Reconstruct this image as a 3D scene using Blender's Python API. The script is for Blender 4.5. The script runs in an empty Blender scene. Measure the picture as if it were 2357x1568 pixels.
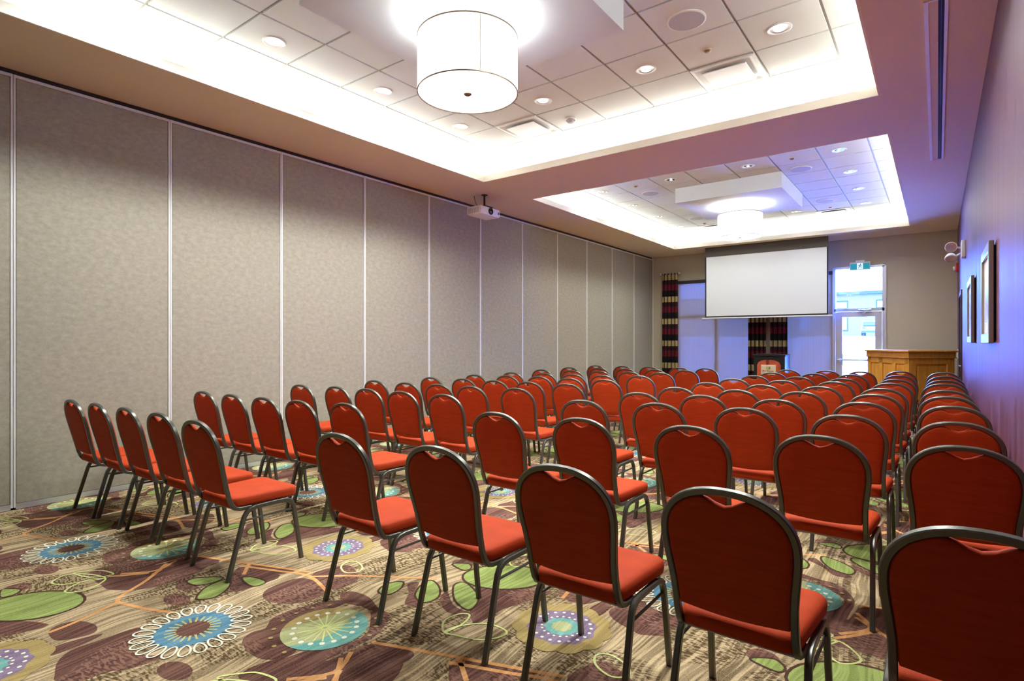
import bpy, bmesh, math, random
from mathutils import Vector, Matrix
random.seed(7)
PI = math.pi
SC = bpy.context.scene
# measured layout: (column, row, x, y) of every chair; outlines of one carpet repeat, in metres
CHAIRS = [[1,1,0.088,1.8],[1,2,0.14,3.2],[1,3,0.112,4.147],[1,4,0.099,5.166],[1,5,0.077,6.05],[1,6,0.07,6.803],[1,7,0.064,7.857],[1,8,0.076,8.577],[1,9,0.083,9.555],[1,10,0.075,10.771],[2,1,-0.537,1.818],[2,2,-0.467,3.139],[2,3,-0.457,4.136],[2,4,-0.458,5.082],[2,5,-0.443,5.911],[2,6,-0.44,6.707],[2,7,-0.418,7.619],[2,8,-0.41,8.41],[2,9,-0.423,9.422],[2,10,-0.463,10.765],[3,1,-1.135,1.797],[3,2,-1.092,3.072],[3,3,-1.084,4.143],[3,4,-1.037,4.917],[3,5,-1.017,5.809],[3,6,-0.977,6.615],[3,7,-0.965,7.514],[3,8,-0.955,8.209],[3,9,-0.974,9.268],[3,10,-0.957,10.312],[4,1,-1.78,1.798],[4,2,-1.734,2.996],[4,3,-1.693,4.077],[4,4,-1.631,4.916],[4,5,-1.551,5.679],[4,6,-1.515,6.512],[4,7,-1.497,7.397],[4,8,-1.478,8.264],[4,9,-1.44,9.264],[4,10,-1.438,10.372],[5,1,-2.422,1.755],[5,2,-2.322,2.905],[5,3,-2.261,3.934],[5,4,-2.18,4.822],[5,5,-2.127,5.61],[5,6,-2.092,6.491],[5,7,-2.06,7.38],[5,8,-2.02,8.223],[5,9,-2.002,9.212],[5,10,-2.0,10.312],[6,1,-3.502,1.548],[6,2,-3.575,2.656],[6,3,-3.482,3.629],[6,4,-3.381,4.566],[6,5,-3.286,5.383],[6,6,-3.275,6.261],[6,7,-3.252,7.229],[6,8,-3.329,8.14],[6,9,-3.282,9.07],[6,10,-3.25,9.98],[7,1,-4.065,1.567],[7,2,-4.037,2.56],[7,3,-4.019,3.614],[7,4,-3.908,4.474],[7,5,-3.807,5.376],[7,6,-3.761,6.22],[7,7,-3.714,7.031],[7,8,-3.799,8.07],[7,9,-3.78,9.015],[7,10,-3.712,9.95],[8,1,-4.579,1.553],[8,2,-4.499,2.528],[8,3,-4.514,3.616],[8,4,-4.37,4.462],[8,5,-4.269,5.321],[8,6,-4.275,6.284],[8,7,-4.176,7.004],[8,8,-4.283,8.0],[8,9,-4.284,8.96],[8,10,-4.272,9.92],[9,1,-5.084,1.532],[9,2,-4.98,2.505],[9,3,-4.993,3.6],[9,4,-4.84,4.428],[9,5,-4.782,5.337],[9,6,-4.741,6.181],[9,7,-4.656,6.981],[9,8,-4.745,7.93],[9,9,-4.774,8.905],[9,10,-4.793,9.89],[10,1,-5.551,1.507],[10,2,-5.502,2.501],[10,3,-5.505,3.517],[10,4,-5.417,4.454],[10,5,-5.296,5.282],[10,6,-5.226,6.077],[10,7,-5.152,6.848],[10,8,-5.288,7.86],[10,9,-5.347,8.85],[10,10,-5.354,9.86]]
CD = {"brown":[[[-2.952,0.748],[-3.064,0.786],[-3.133,0.852],[-3.132,0.947],[-3.129,1.085],[-3.091,1.122],[-2.967,1.023],[-2.842,1.026],[-2.739,1.088],[-2.751,0.965],[-2.814,0.877],[-2.811,0.804],[-2.898,0.739]],[[-4.109,1.205],[-4.08,1.398],[-3.876,1.522],[-3.864,1.683],[-3.665,1.71],[-3.564,1.561],[-3.572,1.326],[-3.71,1.199],[-3.825,1.185]],[[-2.576,1.349],[-2.633,1.422],[-2.617,1.487],[-2.685,1.565],[-2.681,1.686],[-2.647,1.795],[-2.582,1.887],[-2.525,1.887],[-2.536,1.677],[-2.499,1.54],[-2.423,1.463],[-2.317,1.464],[-2.31,1.381],[-2.404,1.325]],[[-3.459,1.792],[-3.141,1.878],[-3.116,1.717],[-3.161,1.588]],[[-3.425,0.845],[-3.463,0.906],[-3.428,0.969],[-3.311,1.002],[-3.233,0.972],[-3.246,0.894],[-3.302,0.836]],[[-3.213,0.792],[-3.231,0.857],[-3.191,0.995],[-3.15,0.901],[-3.149,0.787]],[[-4.219,0.841],[-4.235,0.902],[-4.187,0.951],[-4.113,0.921],[-4.106,0.856]],[[-3.487,1.439],[-3.568,1.504],[-3.549,1.545],[-3.475,1.497],[-3.359,1.511],[-3.349,1.482],[-3.412,1.423]],[[-2.268,1.509],[-2.187,1.625],[-2.18,1.745],[-2.278,1.851],[-2.359,1.908],[-2.442,1.907],[-2.546,1.882],[-2.642,1.943],[-2.612,2.0],[-2.481,2.007],[-2.348,1.957],[-2.236,1.94],[-2.172,1.856],[-2.13,1.749],[-2.134,1.602],[-2.159,1.437],[-2.3,1.25],[-2.322,1.301]],[[-3.008,1.703],[-3.036,1.827],[-3.01,1.924],[-2.904,1.952],[-2.731,1.911],[-2.701,1.798],[-2.764,1.697],[-2.898,1.649]],[[-2.991,1.991],[-2.987,2.132],[-2.928,2.219],[-2.731,2.133],[-2.7,2.006],[-2.742,1.938]],[[-2.157,1.318],[-2.114,1.602],[-2.084,1.702],[-1.886,1.773],[-1.854,1.666],[-1.932,1.464],[-2.135,1.311]],[[-2.274,2.075],[-2.348,2.175],[-2.441,2.249],[-2.401,2.304],[-2.315,2.177],[-2.186,2.119],[-2.205,2.074]],[[-2.16,2.226],[-2.191,2.316],[-2.055,2.218],[-1.938,2.203],[-1.894,2.257],[-1.797,2.27],[-1.861,2.183],[-2.023,2.139]],[[-1.655,1.872],[-1.466,1.944],[-1.352,1.968],[-1.398,1.864],[-1.534,1.762]],[[-3.881,2.395],[-3.797,2.501],[-3.505,2.657],[-3.531,2.495],[-3.586,2.339],[-3.588,2.226],[-3.617,2.133],[-3.748,2.255]],[[-2.523,1.109],[-2.503,1.096],[-2.492,1.08],[-2.491,1.063],[-2.5,1.045],[-2.517,1.03],[-2.542,1.018],[-2.571,1.011],[-2.602,1.009],[-2.632,1.013],[-2.657,1.023],[-2.674,1.037],[-2.682,1.054],[-2.679,1.073],[-2.665,1.091],[-2.643,1.105],[-2.614,1.115],[-2.582,1.119],[-2.55,1.117]],[[-3.233,1.409],[-3.212,1.397],[-3.2,1.381],[-3.198,1.363],[-3.206,1.346],[-3.223,1.331],[-3.247,1.32],[-3.276,1.313],[-3.307,1.312],[-3.337,1.317],[-3.362,1.327],[-3.38,1.341],[-3.388,1.358],[-3.386,1.376],[-3.373,1.393],[-3.351,1.407],[-3.323,1.417],[-3.291,1.42],[-3.26,1.418]]],"green":[[[-3.49,1.499],[-3.499,1.557],[-3.384,1.656],[-3.352,1.59],[-3.393,1.51]],[[-3.227,1.436],[-3.326,1.536],[-3.335,1.666],[-3.222,1.614],[-3.155,1.512],[-3.177,1.452]],[[-3.283,1.719],[-3.237,1.766],[-3.12,1.777],[-3.107,1.712],[-3.166,1.692]],[[-4.092,0.797],[-4.207,0.826],[-4.174,0.87],[-4.118,0.893],[-4.07,0.848]],[[-2.5,2.084],[-2.536,2.178],[-2.484,2.254],[-2.423,2.177],[-2.425,2.083]],[[-2.295,2.169],[-2.365,2.281],[-2.368,2.367],[-2.267,2.33],[-2.179,2.234],[-2.195,2.139]],[[-2.203,2.378],[-2.216,2.442],[-2.162,2.458],[-2.016,2.378],[-1.95,2.276],[-1.96,2.217],[-2.084,2.261]]],"outl":[[[-3.927,1.235],[-4.07,1.194],[-4.163,1.111],[-4.104,1.026],[-4.019,1.052],[-3.973,1.137]],[[-3.915,1.232],[-3.977,1.167],[-3.953,1.089],[-3.888,1.031],[-3.82,1.093],[-3.84,1.162]],[[-1.899,1.982],[-1.971,2.063],[-1.959,2.158],[-1.911,2.184],[-1.879,2.113],[-1.881,2.03]],[[-1.896,1.984],[-1.872,2.073],[-1.781,2.168],[-1.662,2.168],[-1.651,2.108],[-1.712,2.029],[-1.827,1.993]],[[-2.953,2.172],[-2.988,2.242],[-2.936,2.281],[-2.838,2.244],[-2.808,2.182],[-2.862,2.136]],[[-2.387,1.146],[-2.344,1.217],[-2.285,1.268],[-2.174,1.282],[-2.23,1.188]]],"orange":[[[-3.88,1.549],[-3.705,1.376],[-3.589,1.209],[-3.547,1.174],[-3.507,1.16]],[[-3.804,1.421],[-3.874,1.328],[-3.941,1.251]],[[-3.507,1.16],[-3.431,0.957],[-3.408,0.84]],[[-3.507,1.16],[-3.297,1.224],[-3.136,1.294]],[[-3.479,1.805],[-3.221,1.9],[-2.996,1.974],[-2.728,1.913]],[[-2.972,1.978],[-2.757,2.153],[-2.355,2.402]],[[-2.15,1.313],[-2.036,1.461],[-2.108,1.606]],[[-1.985,1.424],[-2.028,1.488]],[[-2.099,1.715],[-1.689,1.861],[-1.24,2.019]],[[-1.685,1.857],[-1.549,1.752]]]}
LP = dict(pendant=8, down=51, down2=21, cove=1.6, sky=29, skycol=(.085,.20,1.0), exposure=2.2)

COL = SC.collection

# ------------------------------------------------------------------ helpers
def lin(c):
    return tuple(((v/255)/12.92 if v/255 <= .04045 else ((v/255+.055)/1.055)**2.4) for v in c)

class B:
    """collects geometry for one mesh"""
    def __init__(s):
        s.bm = bmesh.new()
        s.mi = 0
    def face(s, vs):
        try:
            f = s.bm.faces.new(vs); f.material_index = s.mi; return f
        except ValueError:
            return None
    def box(s, a, b, M=None):
        x0, y0, z0 = a; x1, y1, z1 = b
        P = [(x0,y0,z0),(x1,y0,z0),(x1,y1,z0),(x0,y1,z0),(x0,y0,z1),(x1,y0,z1),(x1,y1,z1),(x0,y1,z1)]
        if M is not None: P = [M @ Vector(p) for p in P]
        v = [s.bm.verts.new(p) for p in P]
        for q in ((0,3,2,1),(4,5,6,7),(0,1,5,4),(1,2,6,5),(2,3,7,6),(3,0,4,7)):
            s.face([v[i] for i in q])
        return s
    def rbox(s, a, b, r, M=None, seg=2):
        """box with bevelled edges"""
        t = bmesh.new()
        bmesh.ops.create_cube(t, size=1)
        ce = [(a[i]+b[i])/2 for i in range(3)]; sz = [b[i]-a[i] for i in range(3)]
        for v in t.verts: v.co = Vector([ce[i]+v.co[i]*sz[i] for i in range(3)])
        bmesh.ops.bevel(t, geom=list(t.edges), offset=r, segments=seg, affect='EDGES', profile=.5)
        mp = {}
        for v in t.verts: mp[v] = s.bm.verts.new(M @ v.co if M is not None else v.co)
        for f in t.faces: s.face([mp[v] for v in f.verts])
        t.free(); return s
    def rings(s, R, closed=True, cap0=True, cap1=True):
        """loft a list of rings (each a list of points)"""
        V = [[s.bm.verts.new(p) for p in r] for r in R]
        n = len(V[0])
        for a, b in zip(V, V[1:]):
            for i in range(n if closed else n-1):
                j = (i+1) % n
                s.face([a[i], a[j], b[j], b[i]])
        if cap0: s.face(V[0][::-1])
        if cap1: s.face(V[-1])
        return V
    def tube(s, path, prof, up=None):
        """sweep a 2-D profile [(u,v)] along path with parallel transport"""
        P = [Vector(p) for p in path]; n = len(P); R = []
        N = None
        for i in range(n):
            T = (P[min(i+1,n-1)] - P[max(i-1,0)]).normalized()
            if N is None:
                u = Vector(up) if up else (Vector((0,0,1)) if abs(T.z) < .9 else Vector((0,1,0)))
                N = (u - T*u.dot(T)).normalized()
            else:
                N = (N - T*N.dot(T)).normalized()
            Bn = T.cross(N)
            R.append([P[i] + N*a + Bn*b for a, b in prof])
        s.rings(R); return s
    def cyl(s, p0, p1, r, n=16, r1=None, cap=True):
        p0, p1 = Vector(p0), Vector(p1); T = (p1-p0).normalized()
        u = Vector((0,0,1)) if abs(T.z) < .9 else Vector((1,0,0))
        N = (u - T*u.dot(T)).normalized(); Bn = T.cross(N); r1 = r if r1 is None else r1
        R = [[p + (N*math.cos(2*PI*i/n) + Bn*math.sin(2*PI*i/n))*q for i in range(n)] for p, q in ((p0,r),(p1,r1))]
        s.rings(R, cap0=cap, cap1=cap); return s
    def lathe(s, prof, c, n=32, cap0=False, cap1=False, M=None):
        """prof [(r,z)] around the vertical through c (or through M)"""
        R = []
        for r, z in prof:
            ring = [Vector((r*math.cos(2*PI*i/n), r*math.sin(2*PI*i/n), z)) for i in range(n)]
            R.append([(M @ p if M is not None else p + Vector(c)) for p in ring])
        s.rings(R, cap0=cap0, cap1=cap1); return s
    def prism(s, poly, fn0, fn1):
        a = [s.bm.verts.new(fn0(p)) for p in poly]; b = [s.bm.verts.new(fn1(p)) for p in poly]
        n = len(poly)
        s.face(a[::-1]); s.face(b)
        for i in range(n):
            j = (i+1) % n; s.face([a[i], a[j], b[j], b[i]])
        return s
    def build(s, name, mat, parent=None, smooth=None, normals=True):
        bm = s.bm
        if normals: bmesh.ops.recalc_face_normals(bm, faces=bm.faces)
        if smooth is not None:
            for f in bm.faces: f.smooth = True
            for e in bm.edges:
                if len(e.link_faces) == 2 and e.calc_face_angle(0) > math.radians(smooth): e.smooth = False
        me = bpy.data.meshes.new(name); bm.to_mesh(me); bm.free()
        for m in (mat if isinstance(mat, (list, tuple)) else [mat]): me.materials.append(m)
        o = bpy.data.objects.new(name, me); COL.objects.link(o)
        if parent is not None: o.parent = parent
        return o

def tag(o, label=None, cat=None, group=None, kind=None):
    if label: o['label'] = label
    if cat: o['category'] = cat
    if group: o['group'] = group
    if kind: o['kind'] = kind
    return o
def thing(name, label, cat, loc=(0,0,0), rz=0, group=None):
    o = bpy.data.objects.new(name, None); COL.objects.link(o); o.empty_display_size = .05
    o.location = loc; o.rotation_euler = (0,0,rz)
    return tag(o, label, cat, group)
def copy_thing(root, loc, rz=None):
    r = root.copy(); COL.objects.link(r); r.location = loc
    if rz is not None: r.rotation_euler = (0,0,rz)
    for ch in list(root.children):
        c = ch.copy(); COL.objects.link(c); c.parent = r
        for g in list(ch.children):
            d = g.copy(); COL.objects.link(d); d.parent = c
    return r
def struct(o): o['kind'] = 'structure'; return o
def sq(h, w=None, c=.35):
    """square tube profile with chamfered corners; h,w half sizes"""
    w = h if w is None else w; k = min(h, w)*c
    return [(h,w-k),(h-k,w),(-h+k,w),(-h,w-k),(-h,-w+k),(-h+k,-w),(h-k,-w),(h,-w+k)]
def circ(r, n=8): return [(r*math.cos(2*PI*i/n), r*math.sin(2*PI*i/n)) for i in range(n)]

# ---------------------------------------------------------------- materials
def mat(name, col, rough=.6, metal=0, spec=.4, noise=None, bump=None, coat=0, sheen=0):
    """principled; noise=(scale, amount, (sx,sy,sz)); bump=(scale, strength, dist)"""
    m = bpy.data.materials.new(name); m.use_nodes = True
    nt = m.node_tree; bs = nt.nodes['Principled BSDF']
    bs.inputs['Base Color'].default_value = (*col, 1)
    bs.inputs['Roughness'].default_value = rough; bs.inputs['Metallic'].default_value = metal
    bs.inputs['Specular IOR Level'].default_value = spec
    if coat: bs.inputs['Coat Weight'].default_value = coat; bs.inputs['Coat Roughness'].default_value = .15
    if sheen: bs.inputs['Sheen Weight'].default_value = sheen; bs.inputs['Sheen Roughness'].default_value = .5
    tc = nt.nodes.new('ShaderNodeTexCoord')
    if noise:
        mp = nt.nodes.new('ShaderNodeMapping'); mp.inputs['Scale'].default_value = noise[2]
        nz = nt.nodes.new('ShaderNodeTexNoise'); nz.inputs['Scale'].default_value = noise[0]; nz.inputs['Detail'].default_value = noise[3] if len(noise)>3 else 4; nz.inputs['Roughness'].default_value = noise[4] if len(noise)>4 else .5
        nt.links.new(tc.outputs['Object'], mp.inputs['Vector']); nt.links.new(mp.outputs['Vector'], nz.inputs['Vector'])
        rp = nt.nodes.new('ShaderNodeValToRGB')
        a = noise[1]
        rp.color_ramp.elements[0].position = .3; rp.color_ramp.elements[1].position = .7
        rp.color_ramp.elements[0].color = (*[max(0,c*(1-a)) for c in col], 1)
        rp.color_ramp.elements[1].color = (*[min(1,c*(1+a)) for c in col], 1)
        nt.links.new(nz.outputs['Fac'], rp.inputs['Fac']); nt.links.new(rp.outputs['Color'], bs.inputs['Base Color'])
    if bump:
        nb = nt.nodes.new('ShaderNodeTexNoise'); nb.inputs['Scale'].default_value = bump[0]; nb.inputs['Detail'].default_value = 3
        bp = nt.nodes.new('ShaderNodeBump'); bp.inputs['Strength'].default_value = bump[1]; bp.inputs['Distance'].default_value = bump[2]
        nt.links.new(tc.outputs['Object'], nb.inputs['Vector'])
        nt.links.new(nb.outputs['Fac'], bp.inputs['Height']); nt.links.new(bp.outputs['Normal'], bs.inputs['Normal'])
    return m
def emit(name, col, strength):
    m = bpy.data.materials.new(name); m.use_nodes = True
    bs = m.node_tree.nodes['Principled BSDF']
    bs.inputs['Base Color'].default_value = (*col, 1)
    bs.inputs['Emission Color'].default_value = (*col, 1); bs.inputs['Emission Strength'].default_value = strength
    return m
def cloth(name, col, trans, see=0.0, stripes=None):
    """thin cloth: diffuse + translucent, optionally partly see-through"""
    m = bpy.data.materials.new(name); m.use_nodes = True; nt = m.node_tree
    for n in list(nt.nodes): nt.nodes.remove(n)
    out = nt.nodes.new('ShaderNodeOutputMaterial')
    d = nt.nodes.new('ShaderNodeBsdfDiffuse'); d.inputs['Color'].default_value = (*col, 1)
    t = nt.nodes.new('ShaderNodeBsdfTranslucent'); t.inputs['Color'].default_value = (*col, 1)
    mx = nt.nodes.new('ShaderNodeMixShader'); mx.inputs['Fac'].default_value = trans
    nt.links.new(d.outputs[0], mx.inputs[1]); nt.links.new(t.outputs[0], mx.inputs[2])
    last = mx
    if stripes:
        tc = nt.nodes.new('ShaderNodeTexCoord'); sp = nt.nodes.new('ShaderNodeMapping')
        sp.inputs['Scale'].default_value = (stripes[0], .02, .02)
        nz = nt.nodes.new('ShaderNodeTexNoise'); nz.inputs['Scale'].default_value = 1; nz.inputs['Detail'].default_value = 2
        rp = nt.nodes.new('ShaderNodeValToRGB')
        rp.color_ramp.elements[0].position = .35; rp.color_ramp.elements[1].position = .65
        rp.color_ramp.elements[0].color = (*[c*(1-stripes[1]) for c in col], 1); rp.color_ramp.elements[1].color = (*col, 1)
        nt.links.new(tc.outputs['Object'], sp.inputs['Vector']); nt.links.new(sp.outputs['Vector'], nz.inputs['Vector'])
        nt.links.new(nz.outputs['Fac'], rp.inputs['Fac'])
        nt.links.new(rp.outputs['Color'], d.inputs['Color']); nt.links.new(rp.outputs['Color'], t.inputs['Color'])
    if see:
        tr = nt.nodes.new('ShaderNodeBsdfTransparent')
        m2 = nt.nodes.new('ShaderNodeMixShader'); m2.inputs['Fac'].default_value = see
        nt.links.new(last.outputs[0], m2.inputs[1]); nt.links.new(tr.outputs[0], m2.inputs[2]); last = m2
    nt.links.new(last.outputs[0], out.inputs['Surface'])
    return m
def pane(name, tint=(.97,.98,1)):
    m = bpy.data.materials.new(name); m.use_nodes = True; nt = m.node_tree
    for n in list(nt.nodes): nt.nodes.remove(n)
    out = nt.nodes.new('ShaderNodeOutputMaterial'); tr = nt.nodes.new('ShaderNodeBsdfTransparent'); tr.inputs['Color'].default_value = (*tint,1)
    gl = nt.nodes.new('ShaderNodeBsdfGlossy'); gl.inputs['Roughness'].default_value = .02
    fr = nt.nodes.new('ShaderNodeFresnel'); fr.inputs['IOR'].default_value = 1.45
    mx = nt.nodes.new('ShaderNodeMixShader')
    nt.links.new(fr.outputs[0], mx.inputs['Fac']); nt.links.new(tr.outputs[0], mx.inputs[1]); nt.links.new(gl.outputs[0], mx.inputs[2])
    nt.links.new(mx.outputs[0], out.inputs['Surface']); return m

def carpet(name, dark, light, lines=1.0, hatch=0.0):
    """tufted pile: fine streaks that run along the room (y) and waver"""
    m = bpy.data.materials.new(name); m.use_nodes = True; nt = m.node_tree; L = nt.links.new
    bs = nt.nodes['Principled BSDF']; bs.inputs['Roughness'].default_value = .95; bs.inputs['Specular IOR Level'].default_value = .1
    tc = nt.nodes.new('ShaderNodeTexCoord')
    warp = nt.nodes.new('ShaderNodeTexNoise'); warp.inputs['Scale'].default_value = 1.6; warp.inputs['Detail'].default_value = 1
    wm = nt.nodes.new('ShaderNodeVectorMath'); wm.operation = 'SCALE'; wm.inputs['Scale'].default_value = .22
    ad = nt.nodes.new('ShaderNodeVectorMath'); ad.operation = 'ADD'
    L(tc.outputs['Object'], warp.inputs['Vector']); L(warp.outputs['Color'], wm.inputs[0])
    L(tc.outputs['Object'], ad.inputs[0]); L(wm.outputs[0], ad.inputs[1])
    def streak(sx, sy, det, p0, p1):
        mp = nt.nodes.new('ShaderNodeMapping'); mp.inputs['Scale'].default_value = (sx, sy, 1)
        nz = nt.nodes.new('ShaderNodeTexNoise'); nz.inputs['Scale'].default_value = 1; nz.inputs['Detail'].default_value = det
        mr = nt.nodes.new('ShaderNodeMapRange'); mr.inputs['From Min'].default_value = p0; mr.inputs['From Max'].default_value = p1
        L(ad.outputs[0], mp.inputs['Vector']); L(mp.outputs[0], nz.inputs['Vector']); L(nz.outputs['Fac'], mr.inputs['Value'])
        return mr.outputs[0]
    a = streak(17, 1.0, 3, .34, .66)
    b = streak(62, 2.2, 2, .45, .57)
    c = streak(230, 120, 1, .3, .7)
    mx = nt.nodes.new('ShaderNodeMix'); mx.data_type = 'RGBA'
    mx.inputs[6].default_value = (*dark,1); mx.inputs[7].default_value = (*light,1)
    f1 = nt.nodes.new('ShaderNodeMath'); f1.operation = 'MULTIPLY_ADD'; f1.inputs[1].default_value = .30
    f2 = nt.nodes.new('ShaderNodeMath'); f2.operation = 'MULTIPLY_ADD'; f2.inputs[1].default_value = .40*lines
    f3 = nt.nodes.new('ShaderNodeMath'); f3.operation = 'MULTIPLY'; f3.inputs[1].default_value = .3
    L(c, f3.inputs[0]); L(f3.outputs[0], f2.inputs[2]); L(b, f2.inputs[0]); L(a, f1.inputs[0]); L(f2.outputs[0], f1.inputs[2])
    last = f1.outputs[0]
    if hatch:
        h0 = streak(34, 95, 0, .50, .56); hm = streak(3.2, 2.2, 1, .50, .56)
        hp = nt.nodes.new('ShaderNodeMath'); hp.operation = 'MULTIPLY'; L(h0, hp.inputs[0]); L(hm, hp.inputs[1]); h = hp.outputs[0]
        f4 = nt.nodes.new('ShaderNodeMath'); f4.operation = 'MULTIPLY_ADD'; f4.inputs[1].default_value = hatch
        L(h, f4.inputs[0]); L(last, f4.inputs[2]); last = f4.outputs[0]
    L(last, mx.inputs['Factor']); L(mx.outputs[2], bs.inputs['Base Color'])
    bp = nt.nodes.new('ShaderNodeBump'); bp.inputs['Strength'].default_value = .35; bp.inputs['Distance'].default_value = .004
    L(f2.outputs[0], bp.inputs['Height']); L(bp.outputs[0], bs.inputs['Normal'])
    return m

M = {}
M['red'] = mat('red_fabric', (.42,.042,.005), .75, spec=.2, noise=(9, .10, (1,1,8)), bump=(420, .25, .002))
M['frame'] = mat('bronze_grey_paint', (.125,.12,.098), .33, metal=.6, spec=.5, bump=(300, .08, .001))
M['pan'] = mat('seat_board', (.35,.34,.36), .6)
M['partition'] = mat('partition_cloth', (.36,.318,.245), .95, spec=.1, noise=(26, .22, (1,.6,1),8,.82), bump=(260, .25, .002))
M['whitemetal'] = mat('off_white_metal', (.72,.70,.66), .4)
M['track'] = mat('dark_track', (.03,.022,.022), .5)
M['soffit'] = mat('soffit_paint', (.78,.65,.44), .8, spec=.2)

M['cove'] = mat('cove_white', (.88,.86,.82), .8, spec=.2)
M['tile'] = mat('ceiling_tile', (.76,.78,.765), .95, spec=.1, noise=(140, .06, (1,1,1)), bump=(160, .3, .003))
M['grid'] = mat('shaded_grid_metal', (.42,.39,.35), .5)  # darkened so the recessed reveals between tiles look shaded
M['drop'] = mat('drop_panel_paint', (.72,.75,.77), .8, spec=.2)
M['wall'] = mat('taupe_paint', (.50,.43,.31), .7, spec=.2, bump=(90,.05,.002))
M['silver'] = mat('brushed_aluminium', (.62,.63,.66), .35, metal=.6)
M['white'] = mat('white_plastic', (.82,.82,.82), .4)
M['black'] = mat('black_plastic', (.012,.012,.014), .35)
M['darkgap'] = mat('gap_shade', (.004,.004,.005), .8)  # near-black stands in for the shade inside narrow gaps
M['screen'] = mat('screen_fabric', (.62,.61,.59), .85, spec=.1)
M['screenblack'] = mat('screen_border', (.012,.010,.010), .7)
M['header'] = mat('screen_header', (.075,.058,.045), .7)
M['orangecloth'] = mat('lectern_cloth', (.42,.06,.015), .9, noise=(40,.1,(1,1,1)))
M['plate'] = mat('cream_plate', (.70,.52,.32), .5)
M['plategreen'] = mat('plate_green', (.42,.42,.14), .5)
M['ink'] = mat('brown_ink', (.14,.08,.02), .6)
M['brass'] = mat('dull_bronze', (.25,.19,.13), .4, metal=.8)
M['frosted'] = emit('lit_lens', (1,.97,.92), 5)
M['speaker'] = mat('speaker_grille', (.52,.50,.52), .7, noise=(400,.2,(1,1,1)))
M['chrome'] = mat('chrome', (.75,.75,.77), .35, metal=.9)
M['lensglass'] = mat('lens_glass', (.01,.01,.015), .05, spec=.8)
M['redplastic'] = mat('red_plastic', (.5,.02,.03), .4)
M['green'] = emit('exit_green', (.0,.13,.16), .35)
M['exitwhite'] = emit('exit_white', (.40,.65,.85), .35)
M['darkgreen'] = mat('pictogram', (.01,.06,.12), .5)
M['mullion'] = mat('window_metal', (.30,.29,.30), .4, metal=.3)
M['asphalt'] = mat('pale_concrete', (.75,.75,.75), .9, noise=(.3,.1,(1,1,1)))
M['bwall'] = mat('pale_siding', (.085,.050,.036), .8)
M['bblue'] = mat('far_window_frame', (.010,.009,.012), .6)
M['carpaint'] = mat('car_paint', (.12,.11,.09), .3, metal=.3)
M['carglass'] = mat('car_glass', (.003,.006,.012), .1)
M['tyre'] = mat('tyre_rubber', (.01,.012,.02), .8)
M['shade'] = cloth('sheer_shade', (.47,.35,.22), .27, .05, (90,.22))
M['drum'] = cloth('lamp_cloth', (.93,.92,.90), .36)
M['lip'] = cloth('cream_lip', (.93,.86,.74), .10)
M['glass'] = pane('clear_glass')

def wood(name, a, b):
    m = bpy.data.materials.new(name); m.use_nodes = True; nt = m.node_tree
    bs = nt.nodes['Principled BSDF']; bs.inputs['Roughness'].default_value = .32
    tc = nt.nodes.new('ShaderNodeTexCoord'); mp = nt.nodes.new('ShaderNodeMapping'); mp.inputs['Scale'].default_value = (14,14,1.2)
    nz = nt.nodes.new('ShaderNodeTexNoise'); nz.inputs['Scale'].default_value = 2; nz.inputs['Detail'].default_value = 5; nz.inputs['Distortion'].default_value = .6
    rp = nt.nodes.new('ShaderNodeValToRGB'); rp.color_ramp.elements[0].position=.3; rp.color_ramp.elements[1].position=.7
    rp.color_ramp.elements[0].color=(*a,1); rp.color_ramp.elements[1].color=(*b,1)
    nt.links.new(tc.outputs['Object'],mp.inputs[0]); nt.links.new(mp.outputs[0],nz.inputs['Vector']); nt.links.new(nz.outputs['Fac'],rp.inputs[0]); nt.links.new(rp.outputs[0],bs.inputs['Base Color'])
    return m
M['oak'] = wood('honey_oak', (.55,.21,.018), (.74,.34,.05))
M['oakdark'] = wood('oak_moulding', (.38,.14,.015), (.52,.22,.035))
M['walnut'] = wood('dark_door', (.05,.03,.03), (.08,.05,.045))
M['frameart'] = mat('picture_frame_bronze', (.36,.31,.26), .3, metal=.8)
M['matboard'] = mat('mat_board', (.75,.70,.65), .8)

def purple_wall():
    m = bpy.data.materials.new('plum_vinyl'); m.use_nodes = True; nt = m.node_tree; L = nt.links.new
    bs = nt.nodes['Principled BSDF']
    tc = nt.nodes.new('ShaderNodeTexCoord'); mp = nt.nodes.new('ShaderNodeMapping'); mp.inputs['Scale'].default_value = (1,7,.10)
    nz = nt.nodes.new('ShaderNodeTexNoise'); nz.inputs['Scale'].default_value = 1; nz.inputs['Detail'].default_value = 4
    L(tc.outputs['Object'], mp.inputs[0]); L(mp.outputs[0], nz.inputs['Vector'])
    rp = nt.nodes.new('ShaderNodeValToRGB'); rp.color_ramp.elements[0].position=.3; rp.color_ramp.elements[1].position=.7
    rp.color_ramp.elements[0].color=(.070,.022,.040,1); rp.color_ramp.elements[1].color=(.170,.062,.105,1)
    L(nz.outputs['Fac'], rp.inputs[0]); L(rp.outputs[0], bs.inputs['Base Color'])
    r2 = nt.nodes.new('ShaderNodeMapRange'); r2.inputs['To Min'].default_value=.34; r2.inputs['To Max'].default_value=.66
    L(nz.outputs['Fac'], r2.inputs['Value']); L(r2.outputs[0], bs.inputs['Roughness'])
    bs.inputs['Specular IOR Level'].default_value = .5
    bp = nt.nodes.new('ShaderNodeBump'); bp.inputs['Strength'].default_value=.10; bp.inputs['Distance'].default_value=.004
    L(nz.outputs['Fac'], bp.inputs['Height']); L(bp.outputs[0], bs.inputs['Normal'])
    return m
M['purple'] = purple_wall()

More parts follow.
